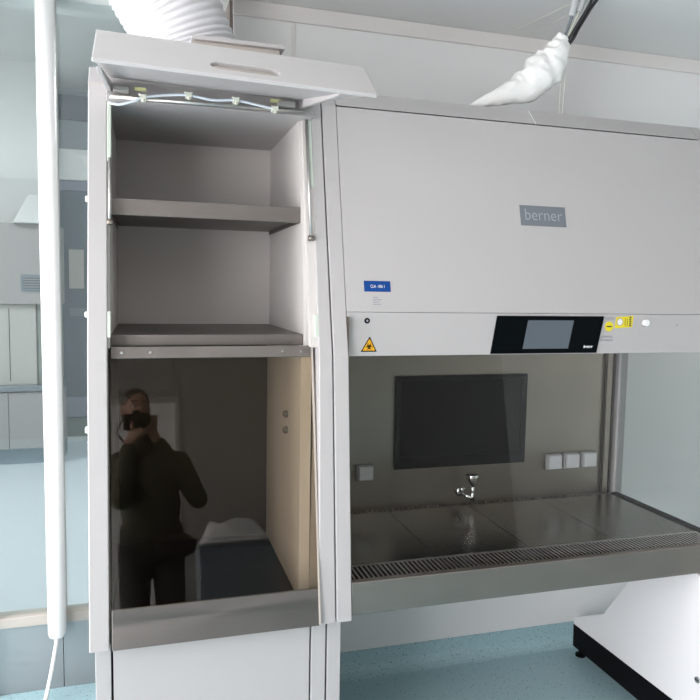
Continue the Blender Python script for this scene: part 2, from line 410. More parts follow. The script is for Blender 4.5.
# ================================================================== WHITE TUBE ON THE PARTITION
t = thing('wall_tube', 'tall white rounded tube on the glass partition with thin cord below', 'tube', (-.337, 2.80, .30))
pts = [(-.333, 2.80, .236), (-.333, 2.80, .242), (-.333, 2.80, .258), (-.333, 2.80, 1.0), (-.333, 2.80, 1.8), (-.333, 2.80, ZC)]
MB().tube(pts, [.020, .030, .034, .034, .034, .034], 24).obj('housing', M['plastic'], t, 0, True)
MB().box(-.343, -.323, 2.83, 2.85, .34, ZC).obj('mounting_rail', M['beige'], t)
MB().tube([(-.333, 2.80, .245), (-.337, 2.795, .21), (-.352, 2.77, .12), (-.370, 2.74, .03), (-.385, 2.70, .009), (-.42, 2.60, .008), (-.5, 2.5, .008)], .008, 10).obj('cord', M['plastic'], t, 0, True)

# ================================================================== NARROW LEFT CABINET
cab = thing('laboratory_cabinet', 'narrow white cabinet with raised top flap, two steel shelves and smoked glass sash', 'cabinet', (.2, 2.2, 0))
XA, XB = -.145, .522          # outer left / outer right
IL, IR, YI = -.09, .456, 2.62
def front_poly(zb, yback, ztop=None):
    return [(PB[0], PB[1]), PM, PT, PC, (yback, PC[1]), (yback, PB[1])]
fp = front_poly(PB[1], 2.64)
lp = MB().prism_x(fp, XA, -.095).obj('side_panel', M['white'], cab, .003)
rp = MB().prism_x(fp, .474, .5225, x0s=[.474, .483, .490, .490, .490, .474]).obj('side_panel', M['white'], cab, .003)
# seam line of the cap on the left post
MB().box(-.1455, -.0948, PT[0]-.0006, PT[0]+.02, PT[1]-.0015, PT[1]+.0015).obj('cap_joint', M['beige'], cab)
MB().prism_x([(2.07, 2.108), (2.12, 2.20), PC, (2.64, PC[1]), (2.64, 2.108)], -.095, .490).obj('top_panel', M['white'], cab, .002)
# lining
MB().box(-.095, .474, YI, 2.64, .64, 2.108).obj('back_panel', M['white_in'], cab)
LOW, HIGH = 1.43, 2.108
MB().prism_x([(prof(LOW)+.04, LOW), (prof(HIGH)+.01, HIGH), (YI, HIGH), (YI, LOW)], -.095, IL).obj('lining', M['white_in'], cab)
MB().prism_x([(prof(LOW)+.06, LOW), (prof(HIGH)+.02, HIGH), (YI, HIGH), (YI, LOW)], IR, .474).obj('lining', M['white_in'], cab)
# inner reveal strip beside the right post
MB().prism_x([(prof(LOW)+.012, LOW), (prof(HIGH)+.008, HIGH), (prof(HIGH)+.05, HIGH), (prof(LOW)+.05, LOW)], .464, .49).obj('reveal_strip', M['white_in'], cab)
# lower chamber lining
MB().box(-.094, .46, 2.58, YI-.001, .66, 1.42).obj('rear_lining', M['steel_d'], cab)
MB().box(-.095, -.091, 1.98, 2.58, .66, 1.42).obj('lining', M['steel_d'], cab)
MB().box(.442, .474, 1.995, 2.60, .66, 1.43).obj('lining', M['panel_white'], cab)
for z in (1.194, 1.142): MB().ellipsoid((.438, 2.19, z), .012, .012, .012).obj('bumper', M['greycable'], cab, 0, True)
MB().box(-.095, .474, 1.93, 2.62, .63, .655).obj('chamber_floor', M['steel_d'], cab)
# shelves
def shelf(yf, zt, zb, x0, x1):
    MB().box(x0, x1, yf, yf+.006, zb, zt).box(x0, x1, yf+.006, YI-.002, zt-.005, zt).box(x0, x1, yf+.006, yf+.02, zb, zb+.004).box(x0, x0+.004, yf+.02, YI-.002, zb, zt-.005).box(x1-.004, x1, yf+.02, YI-.002, zb, zt-.005).box(x0+.004, x1-.004, yf+.02, YI-.002, zb+.012, zb+.016).obj('shelf', M['steel_s'], cab, .0015)
shelf(2.085, 1.844, 1.797, IL+.0005, IR-.0005)
shelf(2.03, 1.463, 1.431, IL+.0005, IR-.0005)
# rail strip with rivets on the head of the smoked sash
Sy0, Sz0, Sy1, Sz1 = 1.848, .647, 1.988, 1.402
FS = frame_slope(Sy0, Sz0, Sy1, Sz1)
SL = math.hypot(Sy1-Sy0, Sz1-Sz0)
sash = MB().plate(rect(-.0885, .472, .099, SL), [], (FS[0], FS[1], FS[2], -FS[3]), .006).obj('sash_glass', M['tint'], cab)
sash['label'] = 'smoked brown glass sash'
MB().plate(rect(-.0885, .473, -.004, .101), [], FS, .006, -.008).obj('bottom_rail', M['steel_s'], cab, .0015)
MB().plate(rect(-.0885, .468, SL-.002, SL+.031), [], FS, .010, -.008).obj('top_rail', M['steel_s'], cab, .0015)
for x in (-.06, .015, .385, .44): MB().plate(disc(x, SL+.014, .0045, 12), [], FS, .0012, .0022).obj('rivet', M['chrome'], cab)
MB().plate(rect(.4715, .4755, .0, SL+.03), [], FS, .012, -.006).obj('edge_seal', M['beige'], cab)
# pale green stops and guides in the upper opening
MB().prism_x([(prof(1.46)+.0, 1.46), (prof(1.525), 1.525), (prof(1.525)+.012, 1.525), (prof(1.46)+.012, 1.46)], .474, .486).obj('guide_stop', M['seal'], cab, .002)
MB().prism_x([(prof(1.46)+.0, 1.46), (prof(1.53), 1.53), (prof(1.53)+.012, 1.53), (prof(1.46)+.012, 1.46)], -.0945, -.086).obj('guide_stop', M['seal'], cab, .002)
MB().prism_x([(prof(1.94)-.002, 1.94), (prof(2.13)-.002, 2.13), (prof(2.13)+.02, 2.13), (prof(1.94)+.02, 1.94)], -.0945, -.084).obj('guide_rail', M['seal'], cab, .002)
MB().prism_x([(prof(1.90)-.002, 1.90), (prof(2.115)-.002, 2.115), (prof(2.115)+.016, 2.115), (prof(1.90)+.016, 1.90)], .478, .490).obj('guide_rail', M['seal'], cab, .002)
def strut(x, z0, z1):
    s = MB().tube([(x, prof(z0)-.004, z0), (x, prof(z1)-.004, z1)], .0045, 12).obj('gas_strut', M['alu'], cab, 0, True)
    e = MB().tube([(x-.008, prof(z0)-.004, z0-.004), (x+.008, prof(z0)-.004, z0-.004)], .008, 14).obj('strut_end', M['steel'], None, 0, True)
    e.parent = s; e.matrix_parent_inverse = Matrix.Identity(4); return s
strut(.474, 1.752, 2.11); strut(-.088, 1.775, 1.95)
# white caps along the outer left edge
for z in (1.835, 1.52, 1.215):
    MB().box(-.153, -.1445, prof(z)+.02, prof(z)+.04, z-.008, z+.008).obj('edge_cap', M['plastic'], cab, .003)
# hinge gear, tubing and clips under the flap
MB().tube([(-.085, 2.055, 2.112), (.455, 2.055, 2.118)], .006, 12).obj('hinge_rod', M['alu'], cab, 0, True)
MB().box(.372, .425, 2.03, 2.068, 2.122, 2.138).obj('hinge_block', M['alu'], cab, .002)
MB().box(-.075, -.035, 2.03, 2.068, 2.122, 2.136).obj('hinge_block', M['alu'], cab, .002)
def smooth_path(ps, n=10):
    P = [Vector(p) for p in ps]; P = [P[0]]+P+[P[-1]]; out = []
    for i in range(1, len(P)-2):
        for k in range(n):
            s = k/n; a, b, c, e = P[i-1], P[i], P[i+1], P[i+2]
            out.append(.5*((2*b)+(c-a)*s+(2*a-5*b+4*c-e)*s*s+(-a+3*b-3*c+e)*s**3))
    out.append(P[-2]); return out
MB().tube(smooth_path([(-.088, 2.04, 2.092), (-.06, 2.035, 2.088), (-.02, 2.03, 2.100), (.002, 2.03, 2.111), (.06, 2.03, 2.122), (.123, 2.03, 2.128), (.19, 2.03, 2.121), (.254, 2.03, 2.126), (.32, 2.03, 2.118), (.372, 2.03, 2.111)]), .0038, 8).obj('flap_cable', M['tube'], cab, 0, True)
for x, z in ((.002, 2.111), (.123, 2.128), (.254, 2.126), (.365, 2.112)):
    MB().box(x-.008, x+.008, 2.022, 2.05, z-.006, z+.006).tube([(x-.010, 2.034, z+.009), (x, 2.03, z+.001), (x+.010, 2.034, z+.009)], .003, 8).tube([(x, 2.03, z-.012), (x, 2.03, z)], .004, 8).obj('cable_clip', M['clip'], cab)
for x, z in ((-.005, 2.134), (.368, 2.136)):
    MB().box(x-.015, x+.015, 2.03, 2.045, z-.003, z+.003).obj('cable_tie', M['tie'], cab)

# raised flap: sloping lip with a hand slot, underside and tapered end flanges
FL = frame_slope(1.572, 2.058, 1.708, 2.161)
Lh = math.hypot(.136, .103)
flap = MB()
flap.plate([(-.100, 0), (.523, 0), (.529, Lh), (-.098, Lh)], [stadium(.146, .300, .030, .070)], (FL[0], FL[1], FL[2], -FL[3]), .010)
flap.hexa([(-.098, 1.578, 2.056), (.521, 1.578, 2.056), (.49, 2.10, 2.166), (-.088, 2.10, 2.166),
           (-.098, 1.578, 2.061), (.521, 1.578, 2.061), (.49, 2.10, 2.176), (-.088, 2.10, 2.176)])
for v_ in flap.bm.verts:
    v_.co.z += (.19-v_.co.x)*.026+.001
fo = flap.obj('flap', M['white'], cab, .003)
fo['label'] = 'raised white flap with a hand slot'
def flange(x0, x1):
    f = MB().prism_x([(1.60, 2.058), (2.095, 2.164), (2.095, 2.134), (2.06, 2.130), (1.66, 2.062)], x0, x1).obj('flange', M['white'], None, .002)
    f.parent = fo; f.matrix_parent_inverse = Matrix.Identity(4)
flange(.448, .462); flange(-.094, -.082)

# base below: side frames, door and plinth
MB().box(-.133, -.093, 1.895, 2.62, .10, .639).obj('base_side', M['white'], cab, .002)
MB().box(.460, .503, 1.895, 2.62, .10, .639).obj('base_side', M['white'], cab, .002)
MB().box(-.093, .460, 1.93, 2.62, .10, .635).obj('base_body', M['dark'], cab)
MB().box(-.0875, .4555, 1.897, 1.915, .11, .632).obj('door', M['white'], cab, .002)
MB().box(-.12, .49, 1.95, 2.60, 0, .10).obj('plinth', M['black'], cab)

# box on the cabinet top and the flexible duct
t = thing('junction_box', 'low white lidded box on the narrow cabinet top beside the duct', 'box', (.27, 2.22, 2.22))
MB().box(.15, .41, 2.205, 2.245, 2.22, 2.335).obj('body', M['beige'], t, .002)
MB().box(.142, .424, 2.19, 2.25, 2.335, 2.347).obj('lid', M['white'], t, .002)
t = thing('flexible_duct', 'thick white ribbed exhaust hose rising from the narrow cabinet', 'duct', (.15, 2.43, 2.22))
path = smooth_path([(.172, 2.44, 2.2225), (.172, 2.44, 2.24), (.168, 2.44, 2.30), (.145, 2.44, 2.38), (.105, 2.43, 2.47), (.055, 2.42, 2.55), (.03, 2.41, 2.60), (.03, 2.41, ZC-.001)], 40)
rad = [(.155)+.007*abs(math.sin(k*.36)) for k in range(len(path))]
MB().tube(path, rad, 56).obj('hose', M['hose'], t, 0, True)
MB().tube([(.165, 2.44, 2.221), (.165, 2.44, 2.232)], .178, 48).obj('collar', M['alu'], t, .002)

# ================================================================== SAFETY CABINET
hood = thing('safety_cabinet', 'wide white safety cabinet with glass front and steel work tray', 'safety cabinet', (1.25, 2.2, 0))
HX0, HX1 = .526, 1.985
PXL, PXR = .5725, 1.94        # inside the two posts
YH = 2.57
sp = [PB, PM, PT, PC, (YH, PC[1]), (YH, PB[1])]
MB().prism_x(sp, HX0, PXL-.001).obj('side_panel', M['white'], hood, .003)
# right side: front post, upper panel, rear post with a glass window between them
MB().prism_x([PB, PM, (1.969, 1.533), (1.995, 1.533), (1.965, 1.4), (1.888, PB[1])], PXR+.001, HX1).obj('front_post', M['white'], hood, .003)
MB().prism_x([(1.969, 1.535), PT, PC, (YH, PC[1]), (YH, 1.535)], PXR+.001, HX1).obj('side_panel', M['white'], hood, .003)
MB().box(PXR+.001, HX1, 2.50, YH, PB[1], 1.534).obj('rear_post', M['white'], hood, .003)
MB().box(PXR+.012, PXR+.018, 1.95, 2.50, .742, 1.534).obj('side_window', M['clear'], hood)
MB().box(PXR-.008, PXR+.020, 1.93, 2.50, .735, .745).obj('window_seal', M['black'], hood)
MB().box(PXR+.001, HX1, 1.93, 2.50, PB[1], .736).obj('lower_side', M['white'], hood)
# slanted top front, cap, roof, back
ST = (1.9695, 1.5335)
MB().prism_x([ST, PT, (PT[0]+.018, PT[1]), (ST[0]+.018, ST[1])], PXL, PXR).obj('front_panel', M['white'], hood, .0015)
for x0, x1 in ((PXL, 1.2685), (1.2705, PXR)):
    MB().prism_x([(PT[0]+.0015, PT[1]+.004), PC, (PC[0]+.02, PC[1]), (PT[0]+.02, PT[1]+.004)], x0, x1).obj('top_cap', M['white'], hood, .0015)
MB().prism_x([(PT[0]+.0012, PT[1]+.004), (PC[0]-.0003, PC[1]), (PC[0]+.01, PC[1]), (PT[0]+.01, PT[1]+.004)], 1.2682, 1.2708).obj('cap_joint', M['label'], hood)
MB().box(PXL, PXR, PC[0]+.02, YH, PC[1]-.02, PC[1]).obj('roof', M['white'], hood, .002)
MB().box(PXL, PXR, 2.538, YH, .65, PC[1]-.02).obj('rear_casing', M['white'], hood)
MB().prism_x([(PT[0]+.019, PT[1]), (PT[0]+.03, PT[1]), (PT[0]+.03, PT[1]+.01), (PT[0]+.019, PT[1]+.01)], PXL, PXR).obj('cap_gap', M['dark'], hood)
# control strip
FC = frame_slope(1.9715, 1.4015, 1.9695, 1.5325)
SH = .131
MB().plate(rect(PXL, PXR, 0, SH), [], (FC[0], FC[1], FC[2], -FC[3]), .02).obj('control_strip', M['white'], hood, .0015)
MB().box(PXL, PXR, 2.02, 2.535, 1.52, 1.535).obj('inner_ceiling', M['steel'], hood)
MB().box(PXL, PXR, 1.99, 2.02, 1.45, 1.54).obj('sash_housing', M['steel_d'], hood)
dsp = MB().plate([(1.047, .003), (1.435, .003), (1.4575, .1235), (1.0655, .1235)], [], FC, .004).obj('display_panel', M['blackgloss'], hood)
sub(dsp, MB().plate([(1.159, .018), (1.3255, .018), (1.3425, .110), (1.1745, .110)], [], FC, .0008, .004).obj('screen', M['screen'], None))
sub(dsp, text_mesh('display_wordmark', 'berner', .012, FC, 1.384, .020, M['label'], None, lift=.0046, bold=.0006, shear=.15))
# small marks on the strip
def sticker(name, outline, mat, fr=FC, lift=0.0, t=.0006, par=None):
    o = MB().plate(outline, [], fr, t, lift).obj(name, mat, None if par else hood)
    return sub(par, o) if par else o
lk = sticker('indicator', disc(.636, .106, .0085), M['black'], t=.002)
sub(lk, MB().plate(disc(.636, .106, .0035, 14), [], FC, .0005, .002).obj('indicator_mark', M['inkgrey'], None))
tri = sticker('biohazard_sticker', [(.618, .013), (.669, .013), (.6455, .059)], M['black'])
sub(tri, MB().plate([(.6235, .0165), (.6635, .0165), (.6453, .0525)], [], FC, .0005, .0006).obj('warning_field', M['amber'], None))
bh = MB(); cx, cy = .6442, .0285
for k in range(3):
    a = PI/2+2*PI*k/3; px, py = cx+.0058*math.cos(a), cy+.0058*math.sin(a)
    ring = [(px+.0058*math.cos(b), py+.0058*math.sin(b)) for b in [a+PI*.17+(2*PI-PI*.34)*j/18 for j in range(19)]]
    inner = [(px+.0012*math.cos(a)+.0040*math.cos(b), py+.0012*math.sin(a)+.0040*math.sin(b)) for b in [a+PI*.17+(2*PI-PI*.34)*j/18 for j in range(19)]]
    bh.plate(ring+inner[::-1], [], FC, .0004, .0011)
ring = disc(cx, cy, .0062, 20); bh.plate(ring, [disc(cx, cy, .0048, 20)], FC, .0004, .0011)
sub(tri, bh.obj('biohazard_symbol', M['black'], None))
text_mesh('status_text', 'STATUS', .010, FC, 1.464, .113, M['inkgrey'], hood, width=.034)
yc = sticker('round_sticker', disc(1.481, .090, .0165), M['yellow'])
sub(yc, MB().plate(rect(1.471, 1.491, .088, .092), [], FC, .0004, .0006).obj('sticker_text', M['ink'], None))
ys = sticker('inspection_sticker', [(1.5035, .084), (1.5715, .088), (1.575, .126), (1.507, .121)], M['yellow'])
sub(ys, MB().plate(disc(1.522, .105, .0125), [disc(1.522, .105, .0105)], FC, .0004, .0009).obj('sticker_ring', M['inkgrey'], None))
sub(ys, MB().plate(disc(1.522, .105, .0118), [], FC, .0003, .0006).obj('sticker_disc', M['label'], None))
mk = MB()
for k in range(5): mk.plate(rect(1.559, 1.567, .0905+.007*k, .0950+.007*k), [], FC, .0004, .0006)
mk.plate(rect(1.542, 1.5435, .092, .118), [], FC, .0004, .0006); mk.plate(rect(1.551, 1.5525, .092, .118), [], FC, .0004, .0006)
sub(ys, mk.obj('sticker_print', M['ink'], None))
text_mesh('serial_text', 'SERVICE', .009, FC, 1.450, .053, M['inkgrey'], hood, width=.045)
tx = text_mesh('serial_text', '000 000 0', .010, FC, 1.448, .041, M['inkgrey'], hood, width=.048)
kn = MB().tube([(1.622, 1.9705, 1.504), (1.622, 1.958, 1.504)], .0115, 24).obj('push_button', M['plastic'], hood, .002)
MB().plate(disc(1.622, .1015, .0145), [disc(1.622, .1015, .0118)], FC, .002).obj('button_ring', M['alu'], hood)
sticker('pin_hole', disc(1.754, .095, .002, 10), M['ink'])
# labels and logo on the slanted panel
bl = sticker('blue_label', rect(.630, .714, up_v(1.594), up_v(1.626)), M['blue'], FU)
sub(bl, text_mesh('label_text', 'CLA - 006 1', .0135, FU, .650, up_v(1.6055), M['label'], None, width=.044, lift=.0008))
wl = sticker('paper_label', rect(.630, .688, up_v(1.551), up_v(1.582)), M['white'], FU)
ln = MB()
for k, w in enumerate((.026, .020, .028, .016)): ln.plate(rect(.656, .656+w, up_v(1.555+.0068*k), up_v(1.5575+.0068*k)), [], FU, .0003, .0006)
sub(wl, ln.obj('label_print', M['inkgrey'], None))
lg = sticker('logo_plate', [(1.178, up_v(1.817)), (1.347, up_v(1.817)), (1.347, up_v(1.8835)), (1.178, up_v(1.8835))], M['logo'], FU, t=.0015)
sub(lg, text_mesh('logo_text', 'berner', .056, FU, 1.192, up_v(1.8355), M['logotext'], None, width=.138, lift=.0017, bold=-.0006))

# glass front sash
GB, GT = (1.902, .752), (1.992, 1.46)
FG = frame_slope(*GB, *GT)
MB().plate(rect(PXL+.001, PXR-.001, 0, math.hypot(GT[0]-GB[0], GT[1]-GB[1])), [], (FG[0], FG[1], FG[2], -FG[3]), .006).obj('glass_sash', M['clear'], hood)

# steel chamber
MB().box(PXL, PXR, 2.526, 2.537, .70, 1.52).obj('rear_wall', M['steel_v'], hood)
MB().box(PXL, PXL+.003, 1.95, 2.526, .70, 1.52).obj('inner_side', M['steel_v'], hood)
MB().box(1.888, 1.8925, 2.512, 2.526, .742, 1.52).box(1.9175, 1.924, 2.505, 2.526, .742, 1.52).obj('stile', M['steel_d'], hood)
MB().box(1.8925, 1.9175, 2.509, 2.526, .742, 1.52).obj('stile', M['steel_v'], hood, .002)
# tray: front lip, pan, slotted grille, plates
MB().box(PXL, PXR, 1.870, 1.896, .650, .749).obj('tray_lip', M['steel'], hood, .003)
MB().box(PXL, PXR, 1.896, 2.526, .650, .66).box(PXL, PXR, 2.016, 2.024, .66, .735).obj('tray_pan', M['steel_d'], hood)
MB().box(PXL+.002, PXR-.01, 1.9, 2.0155, .661, .668).obj('slot_shade', M['dark'], hood)  # dark sheet laid in as the shade under the front slots
MB().box(PXL+.002, PXR-.01, 2.489, 2.525, .661, .668).obj('slot_shade', M['dark'], hood)  # same painted shade below the rear slots
FX = frame_xy(.7385)
holes = []
n = 88; x0 = PXL+.012; pitch = (PXR-.02-x0)/n
for k in range(n): holes.append(rect(x0+k*pitch, x0+k*pitch+.0092, 1.907, 2.006))
MB().plate(rect(PXL+.001, PXR-.009, 1.899, 2.016), holes, FX, .0015).obj('slotted_grille', M['steel_g'], hood)
MB().box(PXL, PXR, 1.8965, 1.899, .66, .742).obj('grille_gap', M['dark'], hood)
xs = [PXL+.002, .906, 1.245, 1.577, PXR-.009]
for a, b in zip(xs[:-1], xs[1:]):
    MB().box(a+.0015, b-.0015, 2.0185, 2.488, .735, .7405).obj('work_plate', M['steel_b'], hood, .001)
holes = []
n = 62; x0 = PXL+.02; pitch = (PXR-.02-x0)/n
for k in range(n): holes.append([(x0+k*pitch, 2.493), (x0+k*pitch+.010, 2.493), (x0+k*pitch+.016, 2.521), (x0+k*pitch+.006, 2.521)])
MB().plate(rect(PXL+.001, PXR-.009, 2.490, 2.525), holes, FX, .0015).obj('rear_grille', M['steel'], hood)
# monitor set in the rear wall
mo = MB().plate(rect(.936, 1.510, .897, 1.266), [rect(.958, 1.484, .940, 1.248)], frame_xz(0, 2.526, 0), .014).obj('monitor', M['mframe'], hood, .0015)
sub(mo, MB().box(.958, 1.484, 2.516, 2.525, .940, 1.248).obj('screen', M['mscreen'], None))
# sockets
def socket(x0, x1, z0, z1):
    s = MB().box(x0, x1, 2.508, 2.526, z0, z1).obj('power_socket', M['socket_d'], hood, .004)
    sub(s, MB().box(x0+.007, x1-.004, 2.499, 2.5085, z0+.005, z1-.005).obj('socket_cover', M['socket'], None, .003))
for a in ((1.615, 1.686, .857, .924), (1.698, 1.771, .857, .925), (1.782, 1.855, .858, .926), (.781, .849, .861, .923)): socket(*a)
# gas tap
tp = MB().tube([(1.216, 2.526, .795), (1.216, 2.50, .795)], .020, 18).tube(smooth_path([(1.216, 2.51, .795), (1.222, 2.47, .79), (1.243, 2.455, .783), (1.247, 2.455, .80)]), .008, 10).tube([(1.247, 2.455, .772), (1.247, 2.455, .845)], .008, 12).obj('gas_tap', M['chrome'], hood, 0, True)
sub(tp, MB().tube([(1.246, 2.455, .826), (1.245, 2.455, .838), (1.244, 2.455, .855), (1.243, 2.455, .874), (1.243, 2.455, .878)], [.009, .014, .022, .028, .024], 18).obj('tap_head', M['chrome'], None, 0, True))
sub(tp, MB().tube([(1.206, 2.485, .81), (1.226, 2.485, .81), ], .009, 12).obj('tap_lever', M['chrome'], None, 0, True))
# stand: left leg, right side frame with plinth, foot and lock
lf = MB().box(.508, .549, 1.895, 2.5, .14, .638).obj('stand_leg', M['white'], hood, .002)
sub(lf, MB().box(.51, .547, 1.92, 2.5, .03, .14).obj('plinth', M['black'], None))
for y in (1.97, 2.46): sub(lf, MB().tube([(.5285, y, 0), (.5285, y, .008), (.5285, y, .03)], [.018, .018, .008], 16).obj('levelling_foot', M['black'], None))
poly = [(1.775, .141), (2.568, .133), (2.570, .163), (2.371, .269), (2.209, .497), (2.12, .649), (1.90, .649), (1.775, .59)]
rf = MB().prism_x(poly, 1.823, 1.905).obj('stand_side', M['panel_white'], hood, .002)
sub(rf, MB().prism_x([(1.785, .034), (2.566, .034), (2.568, .1325), (1.785, .1405)], 1.8225, 1.90).obj('plinth', M['black'], None))
for y in (1.88, 2.535): sub(rf, MB().tube([(1.842, y, 0), (1.842, y, .008), (1.842, y, .012), (1.842, y, .034)], [.022, .022, .009, .009], 18).obj('levelling_foot', M['black'], None))
lk = MB().tube([(1.824, 1.853, .277), (1.819, 1.853, .277)], .011, 18).obj('cam_lock', M['alu'], None)
sub(rf, lk)
sub(rf, MB().box(1.8182, 1.8195, 1.846, 1.860, .2755, .2785).obj('key_slot', M['dark'], None))

# ================================================================== CABLES, PLASTIC SLEEVE, WIRES ABOVE
def crumple(path, radii, seg, amp):
    mb = MB(); P = [Vector(p) for p in path]; n = len(P); up = Vector((0, -1, 0)); rings = []
    ph = [(random.uniform(0, 6), random.choice((2, 3, 4, 5))) for _ in range(5)]
    for i, p in enumerate(P):
        d = (P[min(i+1, n-1)]-P[max(i-1, 0)]).normalized()
        u = (up-d*up.dot(d)).normalized(); s = d.cross(u); ring = []
        for k in range(seg):
            a = 2*PI*k/seg
            r = radii[i]*(1+amp*sum(math.sin(m*a+f+i*.33*(j-2)) for j, (f, m) in enumerate(ph))/2.4+random.uniform(-.5, .5)*amp*.35)
            ring.append(mb.bm.verts.new(p+(u*math.cos(a)*.75+s*math.sin(a))*r))
        rings.append(ring)
    for ring in rings:
        for v in ring:
            q = v.co; f = noise.noise(Vector((q.x*22, q.y*22, q.z*30)))
            f2 = noise.noise(Vector((q.x*60+9, q.y*60, q.z*80)))
            v.co += Vector((-.35, -.2, .75))*((.5-abs(f))*.018+(.4-abs(f2))*.006)*min(1, (q.x-1.08)*6)
    for i in range(n-1):
        for k in range(seg): mb.bm.faces.new([rings[i][k], rings[i][(k+1) % seg], rings[i+1][(k+1) % seg], rings[i+1][k]])
    mb.bm.faces.new(rings[0][::-1]); mb.bm.faces.new(rings[-1])
    return mb
key = [((1.075, 2.255, 2.226), .006), ((1.14, 2.25, 2.256), .020), ((1.21, 2.25, 2.280), .034), ((1.29, 2.25, 2.314), .052), ((1.345, 2.24, 2.360), .068), ((1.385, 2.23, 2.405), .058), ((1.408, 2.22, 2.450), .042), ((1.415, 2.22, 2.476), .027), ((1.422, 2.22, 2.488), .024)]
pp = smooth_path([k[0] for k in key], 10)
rr = []
for i in range(len(key)-1): rr += [key[i][1]+(key[i+1][1]-key[i][1])*k/10 for k in range(10)]
rr.append(key[-1][1])
o = crumple(pp, rr, 60, .07).obj('plastic_sleeve', M['poly'], None, 0, True)
tag(o, 'crumpled white plastic sleeve around the cables on the safety cabinet top', 'sleeve')
cab_pts = [(0, 'blackcable', .0065, (1.440, 2.215, 2.47), (1.475, 2.21, 2.53), (1.515, 2.20, 2.60), (1.545, 2.19, ZC)),
           (1, 'blackcable', .005, (1.428, 2.21, 2.475), (1.462, 2.20, 2.535), (1.498, 2.19, 2.60), (1.52, 2.185, ZC)),
           (2, 'clip', .004, (1.43, 2.22, 2.48), (1.458, 2.22, 2.54), (1.482, 2.215, 2.60), (1.495, 2.21, ZC)),
           (3, 'greycable', .0055, (1.412, 2.22, 2.47), (1.438, 2.22, 2.53), (1.452, 2.215, 2.58), (1.462, 2.21, ZC))]
lab = ['thickest black cable at the right of the bundle rising from the plastic sleeve', 'thinner black cable lying left of the thickest one above the plastic sleeve',
       'pale thin cable in the middle of the bundle above the plastic sleeve', 'grey cable with white connector at the left of the bundle above the sleeve']
for i, m, r, a, b, c_, d_ in cab_pts:
    base = (1.34+.012*i, 2.24, 2.36)
    t = thing('cable', lab[i], 'cable', d_, 'cables above the safety cabinet')
    MB().tube(smooth_path([base, a, b, c_, d_], 8), r, 10).obj('cord', M[m], t, 0, True)
    if i in (2, 3):
        MB().tube([tuple(Vector(b).lerp(Vector(c_), .75)), tuple(Vector(c_).lerp(Vector(d_), .75))], .011, 14).obj('connector', M['socket'], t)
for i, (a, b) in enumerate((((1.43, 2.60, ZC-.002), (1.47, 2.22, 2.625)), ((1.515, 2.62, ZC-.002), (1.48, 2.23, 2.60)), ((1.419, 2.22, 2.45), (1.43, 2.24, 2.222)), ((1.44, 2.22, 2.44), (1.442, 2.24, 2.222)))):
    o = MB().tube([a, b], .0012, 6).obj('thin_wire', M['clip'], None)
    tag(o, ('thin pale wire along the ceiling, farther left of the two', 'thin pale wire along the ceiling, nearer the cables', 'thin pale string hanging from the sleeve, left of the pair', 'thin pale string hanging from the sleeve, right of the pair')[i], 'wire', 'thin wires near the sleeve')

# ================================================================== PHOTOGRAPHER (seen in the smoked glass)
Fv = Vector((.2845, .9587, 0)); Rv = Vector((.9587, -.2845, 0)); BASE = Vector((.035, -.27, 0))
def W(r, f, z): return BASE+Rv*r+Fv*f+Vector((0, 0, z))
def remesh(mb, name, mat, parent, voxel, smooth=4):
    bmesh.ops.recalc_face_normals(mb.bm, faces=mb.bm.faces[:])
    me = bpy.data.meshes.new(name+'_raw'); mb.bm.to_mesh(me); mb.bm.free()
    t = bpy.data.objects.new(name+'_raw', me); C.objects.link(t)
    m = t.modifiers.new('r', 'REMESH'); m.mode = 'VOXEL'; m.voxel_size = voxel; m.use_smooth_shade = True
    s = t.modifiers.new('s', 'SMOOTH'); s.factor = .5; s.iterations = smooth
    out = bpy.data.meshes.new_from_object(t.evaluated_get(bpy.context.evaluated_depsgraph_get()))
    bpy.data.objects.remove(t)
    return link(name, out, mat, parent, 0, True)
per = thing('person', 'person in an olive jacket holding a camera, reflected in the smoked glass', 'person', BASE)
AX = (Rv, Fv, Vector((0, 0, 1)))
hr, hf, hz = -.095, .02, 1.695         # head centre
b = MB()
# trunk and neck
b.ellipsoid(W(0, -.02, 1.00), .165, .115, .14, AX); b.ellipsoid(W(0, -.02, 1.16), .150, .105, .17, AX)
b.ellipsoid(W(0, -.02, 1.33), .175, .115, .15, AX); b.capsule(W(-.14, -.03, 1.40), W(0, -.03, 1.44), .052, .06); b.capsule(W(.14, -.03, 1.40), W(0, -.03, 1.44), .052, .06)
b.capsule(W(-.02, -.03, 1.42), W(hr+.01, hf-.035, 1.60), .062, .055)
# head
b.ellipsoid(W(hr, hf-.01, hz+.025), .074, .095, .098, AX); b.ellipsoid(W(hr, hf+.02, hz-.055), .058, .068, .072, AX)
b.ellipsoid(W(hr, hf+.088, hz-.015), .014, .02, .026, AX); b.ellipsoid(W(hr, hf+.100, hz-.03), .013, .013, .011, AX)
b.capsule(W(hr-.035, hf+.068, hz+.03), W(hr+.035, hf+.068, hz+.03), .015, .015)
b.capsule(W(hr-.02, hf+.080, hz-.068), W(hr+.02, hf+.080, hz-.068), .009, .009); b.ellipsoid(W(hr, hf+.072, hz-.105), .022, .018, .016, AX)
for s in (-1, 1): b.ellipsoid(W(hr+s*.076, hf-.008, hz), .010, .020, .032, AX)
# camera-side anchor points (world)
view = Vector((.2834, .9550, -.0871)); right = Vector((.9590, -.2830, .0173)); cup = Vector((.0082, .0884, .9960))
CP = Vector((0, 0, 1.6))-view*.155      # camera body centre
def Q(r, u, f): return CP+right*r+cup*u+view*f
